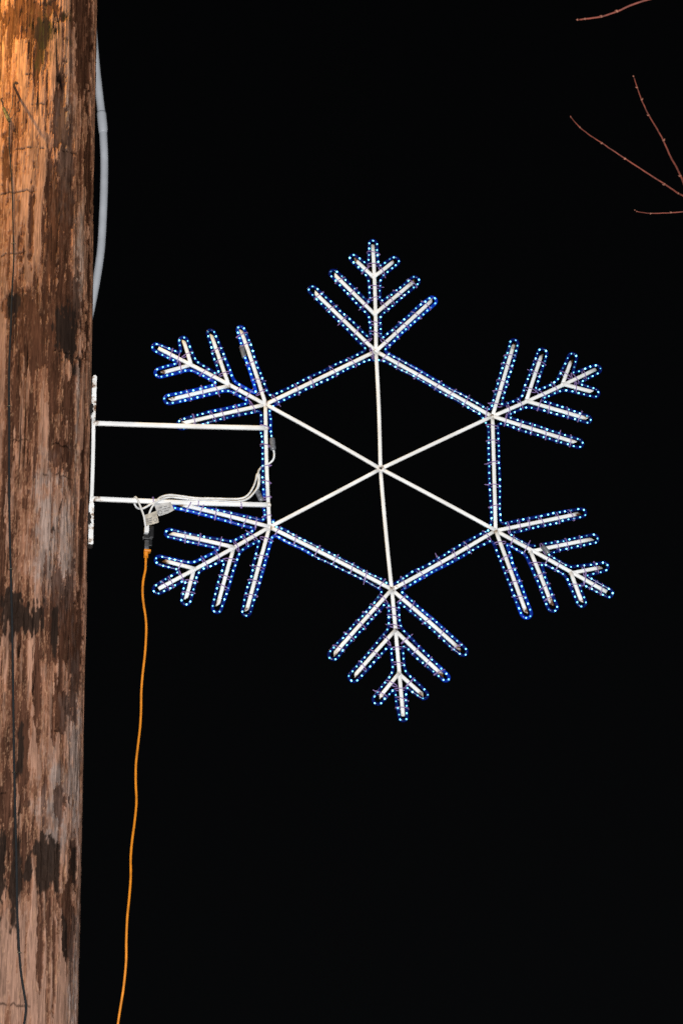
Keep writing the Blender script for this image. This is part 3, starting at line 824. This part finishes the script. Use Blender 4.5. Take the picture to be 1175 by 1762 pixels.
c1, o1 = cord('power_cord', 'dingy white power cord looped over the lower bracket arm and plugged into black adapter',
    [(470.6, 774, 0), (472, 783, .004), (470, 791, .012), (464, 797, .02), (456, 801, .018), (449, 805, .006), (444.5, 813, -.012), (445.5, 825, -.016), (443.5, 838, -.018), (437, 848, -.018), (428, 857, -.018), (417, 861.5, fr), (400, 863, fr), (370, 861, fr), (340, 860, fr),
     (315, 857.5, -.012), (295, 855.5, -.006), (282, 857.5, -.008), (272, 862.5, -.016), (262.7, 866, fr), (256, 870, -.02), (247.5, 874.5, -.014), (240.5, 875.6, .004), (234.6, 872, .016), (231, 863.5, .018), (231.3, 857.3, .008), (234, 855.3, -.010), (237.3, 860, -.020),
     (241.4, 869.8, -.024), (245.6, 881, -.026), (248.4, 889.5, -.028), (250, 899.6, -.026), (251.8, 909, -.022)], 0.0042, M_CABLE, 'power cord')
c2, o2 = cord('power_cord', 'white power cord running along the lower bracket arm to the smaller hanging tag',
    [(441.4, 845, -.008), (445.5, 836, -.006), (446.6, 825, -.004), (446, 816, -.006), (442.5, 816, -.012), (440.5, 826, -.016), (435.5, 839, -.016), (427, 851.5, -.014), (416, 857.5, -.008), (398, 858.5, -.002), (365, 857.5, 0), (338, 857, 0), (312, 853.6, .002), (292, 851.6, .002), (278, 855, .002), (270, 861, -.010), (265, 868, -.018), (260.2, 876, -.018), (257.6, 883, -.016), (256, 893, -.014), (255.5, 906, -.010), (256, 914, -.008)], 0.0040, M_CABLE, 'power cord')
def pbox(name, u0, u1, v0, v1, y, dep, mat, parent, o, bev=0.002):
    a = P3(u0, v0, y); b = P3(u1, v1, y); c = (a+b)/2
    ob = bevel_box(name, 0, 0, 0, abs(b.x-a.x), dep, abs(a.z-b.z), mat, None, bev)
    me = ob.data; me.transform(Matrix.Translation(SM.translation-o) @ SM.to_3x3().to_4x4() @ Matrix.Translation(c)); ob.parent = parent
    return ob
pbox('plug', 248.8, 256, 906.5, 918, -.020, 0.02, M_CABLE, c1, o1)
tq = [(248.8, 886.6, -.030), (269.9, 878.7, -.024), (273.7, 898.7, -.022), (252.4, 904, -.030)]
t1, cc, nn_ = card('tag', tq, M_TAG_TAN, c2, o2); t1['label'] = 'tan stained paper tag wrapped on the cord'
ink(t1, cc, nn_, o2, [(.1, .3, .40, .48), (.35, .58, .40, .48), (.12, .55, .60, .67), (.14, .48, .78, .85)], .004, [(.78, .70, .17)])
tq = [(264.5, 866, -.018), (294, 864, -.018), (300.3, 877.6, -.024), (273.4, 888, -.026)]
t2, cc, nn_ = card('tag', tq, M_TAG, c1, o1); t2['label'] = 'crumpled grey white tag hanging under the arm'
ink(t2, cc, nn_, o1, [(.25, .42, .34, .41), (.52, .72, .32, .39), (.36, .62, .52, .59), (.68, .86, .52, .59), (.42, .75, .72, .79)], .004, [(.17, .76, .16)])
# adapter
ao = S3(256, 944, 0); ad = empty('outlet_adapter', Matrix.Translation(ao)); tag(ad, 'black rubber outlet adapter between white plug and orange cord end', 'adapter')
pbox('body', 247.5, 263, 909, 931, 0.004, 0.03, M_BLACK, ad, ao, .005)
pbox('side_outlet', 258.2, 264.5, 906, 927.5, -0.004, 0.024, M_BLACK, ad, ao, .004)
pbox('neck', 249.2, 262, 929, 941.5, 0.002, 0.022, M_BLACK, ad, ao, .004)
pbox('collar', 249.2, 256, 930, 942, -0.009, 0.014, M_GREYP, ad, ao, .002)
pbox('latch', 246, 248.5, 923.5, 928, -.004, 0.012, M_GREYP, ad, ao, .001)
pbox('rib', 256.5, 260.5, 925, 926.6, -.015, 0.006, M_GREYP, ad, ao, .0008)
# orange cord
opx = [(251.6, 957), (251.2, 968), (250.8, 980), (248.2, 992), (246.5, 1003), (245.8, 1020), (247.6, 1040), (250.8, 1060), (252.2, 1080), (251.3, 1105), (249.4, 1130), (246, 1160), (243.6, 1190), (243.2, 1220), (241.6, 1250), (237.6, 1285), (234.4, 1315), (234, 1345), (235.2, 1380), (232, 1415), (228, 1445), (225.4, 1475), (225.4, 1510), (222.8, 1545), (219.4, 1580), (217.8, 1620), (217.4, 1655), (213, 1700), (207, 1738), (202, 1772), (198, 1810), (194, 1870), (190, 1950)]
pts = [S3(u, v, 0.002+0.02*math.sin(v*0.011)) for u, v in opx]
e = pts[-1]; pa = pole_axis(0)
for k, (dx, dy, z) in enumerate(((-.03, -.02, 4.0), (-.05, -.06, 2.8), (-.10, -.1, 1.6), (-.12, -.12, .4), (-.10, -.2, .02), (.1, -.6, .015), (.5, -1.2, .015))): pts.append(Vector((e.x+dx, e.y+dy, z)))
oo = pts[-3].copy(); oc = empty('extension_cord', Matrix.Translation(oo)); tag(oc, 'orange extension cord hanging down from the black adapter', 'extension cord')
tube('cable', [p-oo for p in smooth_path(pts, 0.012)], 0.0047, M_ORANGE, oc, 10)
pbox('face', 249, 255.8, 941, 946.4, -.004, 0.02, M_CLEARP, oc, oo, .001)
pbox('socket_flange', 247.9, 259.8, 946, 951, -.002, 0.024, M_ORANGE, oc, oo, .0035)
a, b = S3(252, 949, -.002), S3(251.6, 960, 0)
tube('strain_relief', [a.lerp(b, t)-oo for t in (0, .3, .55, .8, 1)], [.0098, .0096, .0082, .0092, .0086], M_ORANGE, oc, 12)

# ------------------------------------------------------------------ bare tree at the right, its twig ends in the picture
def build_tree():
    D0 = 10.2
    base = Vector((3.1, 9.6, 0)); root = empty('bare_tree', Matrix.Translation(base)); o = base
    tag(root, 'leafless tree with red-brown budded twigs reaching in beside the snowflake', 'tree')
    W = lambda u, v, d: at_depth(u, v, d)
    fork = W(1330, 470, 10.1); fork2 = W(1345, 60, 9.9)
    tr = smooth_path([base, base+Vector((.05, 0, 1.6)), base+Vector((-.08, .05, 3.4)), base+Vector((.0, .0, 5.2)), base+Vector((.12, .0, 7.4)), base+Vector((.05, .1, 9.0))], 0.12)
    n = len(tr); tube('trunk', [p-o for p in tr], [0.13*(1-i/n)**.7+0.012 for i in range(n)], M_BARK, root, 16)
    def limb(name, pts, r0, r1, mat, par=root, step=.03):
        pp = smooth_path(pts, step); n = len(pp)
        return tube(name, [p-o for p in pp], [r0+(r1-r0)*i/(n-1) for i in range(n)], mat, par, 9), pp
    z = lambda h: base+Vector((0.02, 0, h))
    limb('limb', [z(4.4), z(4.9)+Vector((-.5, 0, .1)), fork+Vector((.35, 0, -.12)), fork], .035, .008, M_BARK)
    limb('limb', [z(5.4), z(6.1)+Vector((-.5, 0, .1)), fork2+Vector((.35, 0, -.15)), fork2], .032, .008, M_BARK)
    for h, dx, dy in ((3.6, .9, .6), (4.8, 1.1, -.3), (5.9, .8, .9), (6.6, -.3, 1.2), (7.2, .7, -.5), (7.9, .2, .8)):
        e = z(h)+Vector((dx, dy, 1.1)); l, pp = limb('limb', [z(h), z(h)+Vector((dx*.5, dy*.5, .35)), e], .028, .006, M_BARK)
        for q in range(4):
            s = pp[int(len(pp)*(.4+.15*q))]; e2 = s+Vector((rr(-.15, .5), rr(-.4, .4), rr(.3, .6))); limb('twig', [s, s.lerp(e2, .5)+Vector((.03, 0, .04)), e2], .005, .002, M_TWIG, step=.06)
    def twig(pxs, d0, d1, r0, r1, buds, src):
        n = len(pxs); pts = [W(u, v, d0+(d1-d0)*i/(n-1)) for i, (u, v) in enumerate(pxs)]+[src]
        pts = pts[::-1]; pp = smooth_path(pts, .012); m = len(pp)
        rad = [1.0*(r0+(r1-r0)*i/(m-1)) for i in range(m)]
        pp = [p+Vector((rr(-1, 1), 0, rr(-1, 1)))*.0004 for p in pp]
        tw = tube('twig', [p-o for p in pp], rad, M_TWIG, root, 9)
        proj = lambda p: (CX+F*(p-CAM).dot(RT)/(p-CAM).dot(FWD), CY-F*(p-CAM).dot(UP)/(p-CAM).dot(FWD))
        for (u, v, sz, sd) in buds:
            i = min(range(m), key=lambda i: (proj(pp[i])[0]-u)**2+(proj(pp[i])[1]-v)**2)
            t = (pp[min(i+1, m-1)]-pp[max(i-1, 0)]).normalized(); nr = Vector((t.z, 0, -t.x))*sd
            r = rad[i]; c = pp[i]
            tip = i > m-4
            k = sz*0.0014
            if tip: ptsb = [c-t*k*.6, c, c+t*k*1.2, c+t*k*2.4]; rb = [r*.7, r*1.0+k*.35, r*.8+k*.2, .0004]
            else: ptsb = [c-t*k*.5, c+nr*r*.7, c+nr*(r+k*.9)+t*k*.9, c+nr*(r+k*1.0)+t*k*2.0]; rb = [r*.9, r+k*.3, k*.42, .0004]
            tube('bud', [p-o for p in ptsb], rb, M_BUD, tw, 7)
            if not tip: 
                pl = [c-t*.0035, c-t*.0012, c+t*.0012, c+t*.0035]; tube('node_ring', [p-o for p in pl], [r*.95, r*1.18, r*1.18, r*.95], M_BUD, tw, 9)
    twig([(994, 34), (1003, 33), (1018, 31), (1033, 29), (1050, 23.5), (1064, 18.5), (1085, 9), (1105, 2), (1125, -3), (1170, -12), (1240, 0)], 10.0, 9.9, .0042, .0026, [(994, 34, 2.2, 1), (1005, 33, 2.4, -1), (1033, 29, 2.2, 1), (1064, 18.5, 2.6, 1)], fork2)
    twig([(1089.5, 132), (1095, 149), (1104, 174), (1116, 199), (1128, 219), (1140, 241), (1153, 270), (1163, 288), (1172, 307), (1182, 328), (1215, 372)], 10.4, 10.1, .0042, .0017, [(1089.5, 132, 2.4, 1), (1094.5, 149, 2.0, -1), (1104, 174, 2.4, 1), (1116, 199, 1.8, -1), (1140, 240, 2.6, 1), (1170, 304, 2.0, -1)], fork)
    twig([(981, 200), (985, 206), (998, 220), (1016, 234), (1036, 247), (1075, 273), (1110, 296), (1146, 319), (1165, 332), (1180, 341), (1240, 385)], 9.8, 10.1, .0033, .0015, [(981.5, 201, 2.9, 1), (998, 220, 1.6, 1), (1036, 247, 2.0, -1), (1075, 273, 1.6, -1), (1145, 318, 2.8, -1), (1165, 332, 1.4, 1)], fork)
    twig([(1092, 361.5), (1097, 364.5), (1107, 366), (1118, 367), (1140, 366.7), (1156, 366), (1178, 364.5), (1215, 368), (1260, 400)], 10.2, 10.1, .0030, .0012, [(1092, 361.5, 1.8, 1), (1097, 364.5, 1.6, 1), (1118, 367, 1.4, -1), (1156, 366, 2.0, 1)], fork)
build_tree()
print('LEDs', NLED[0])
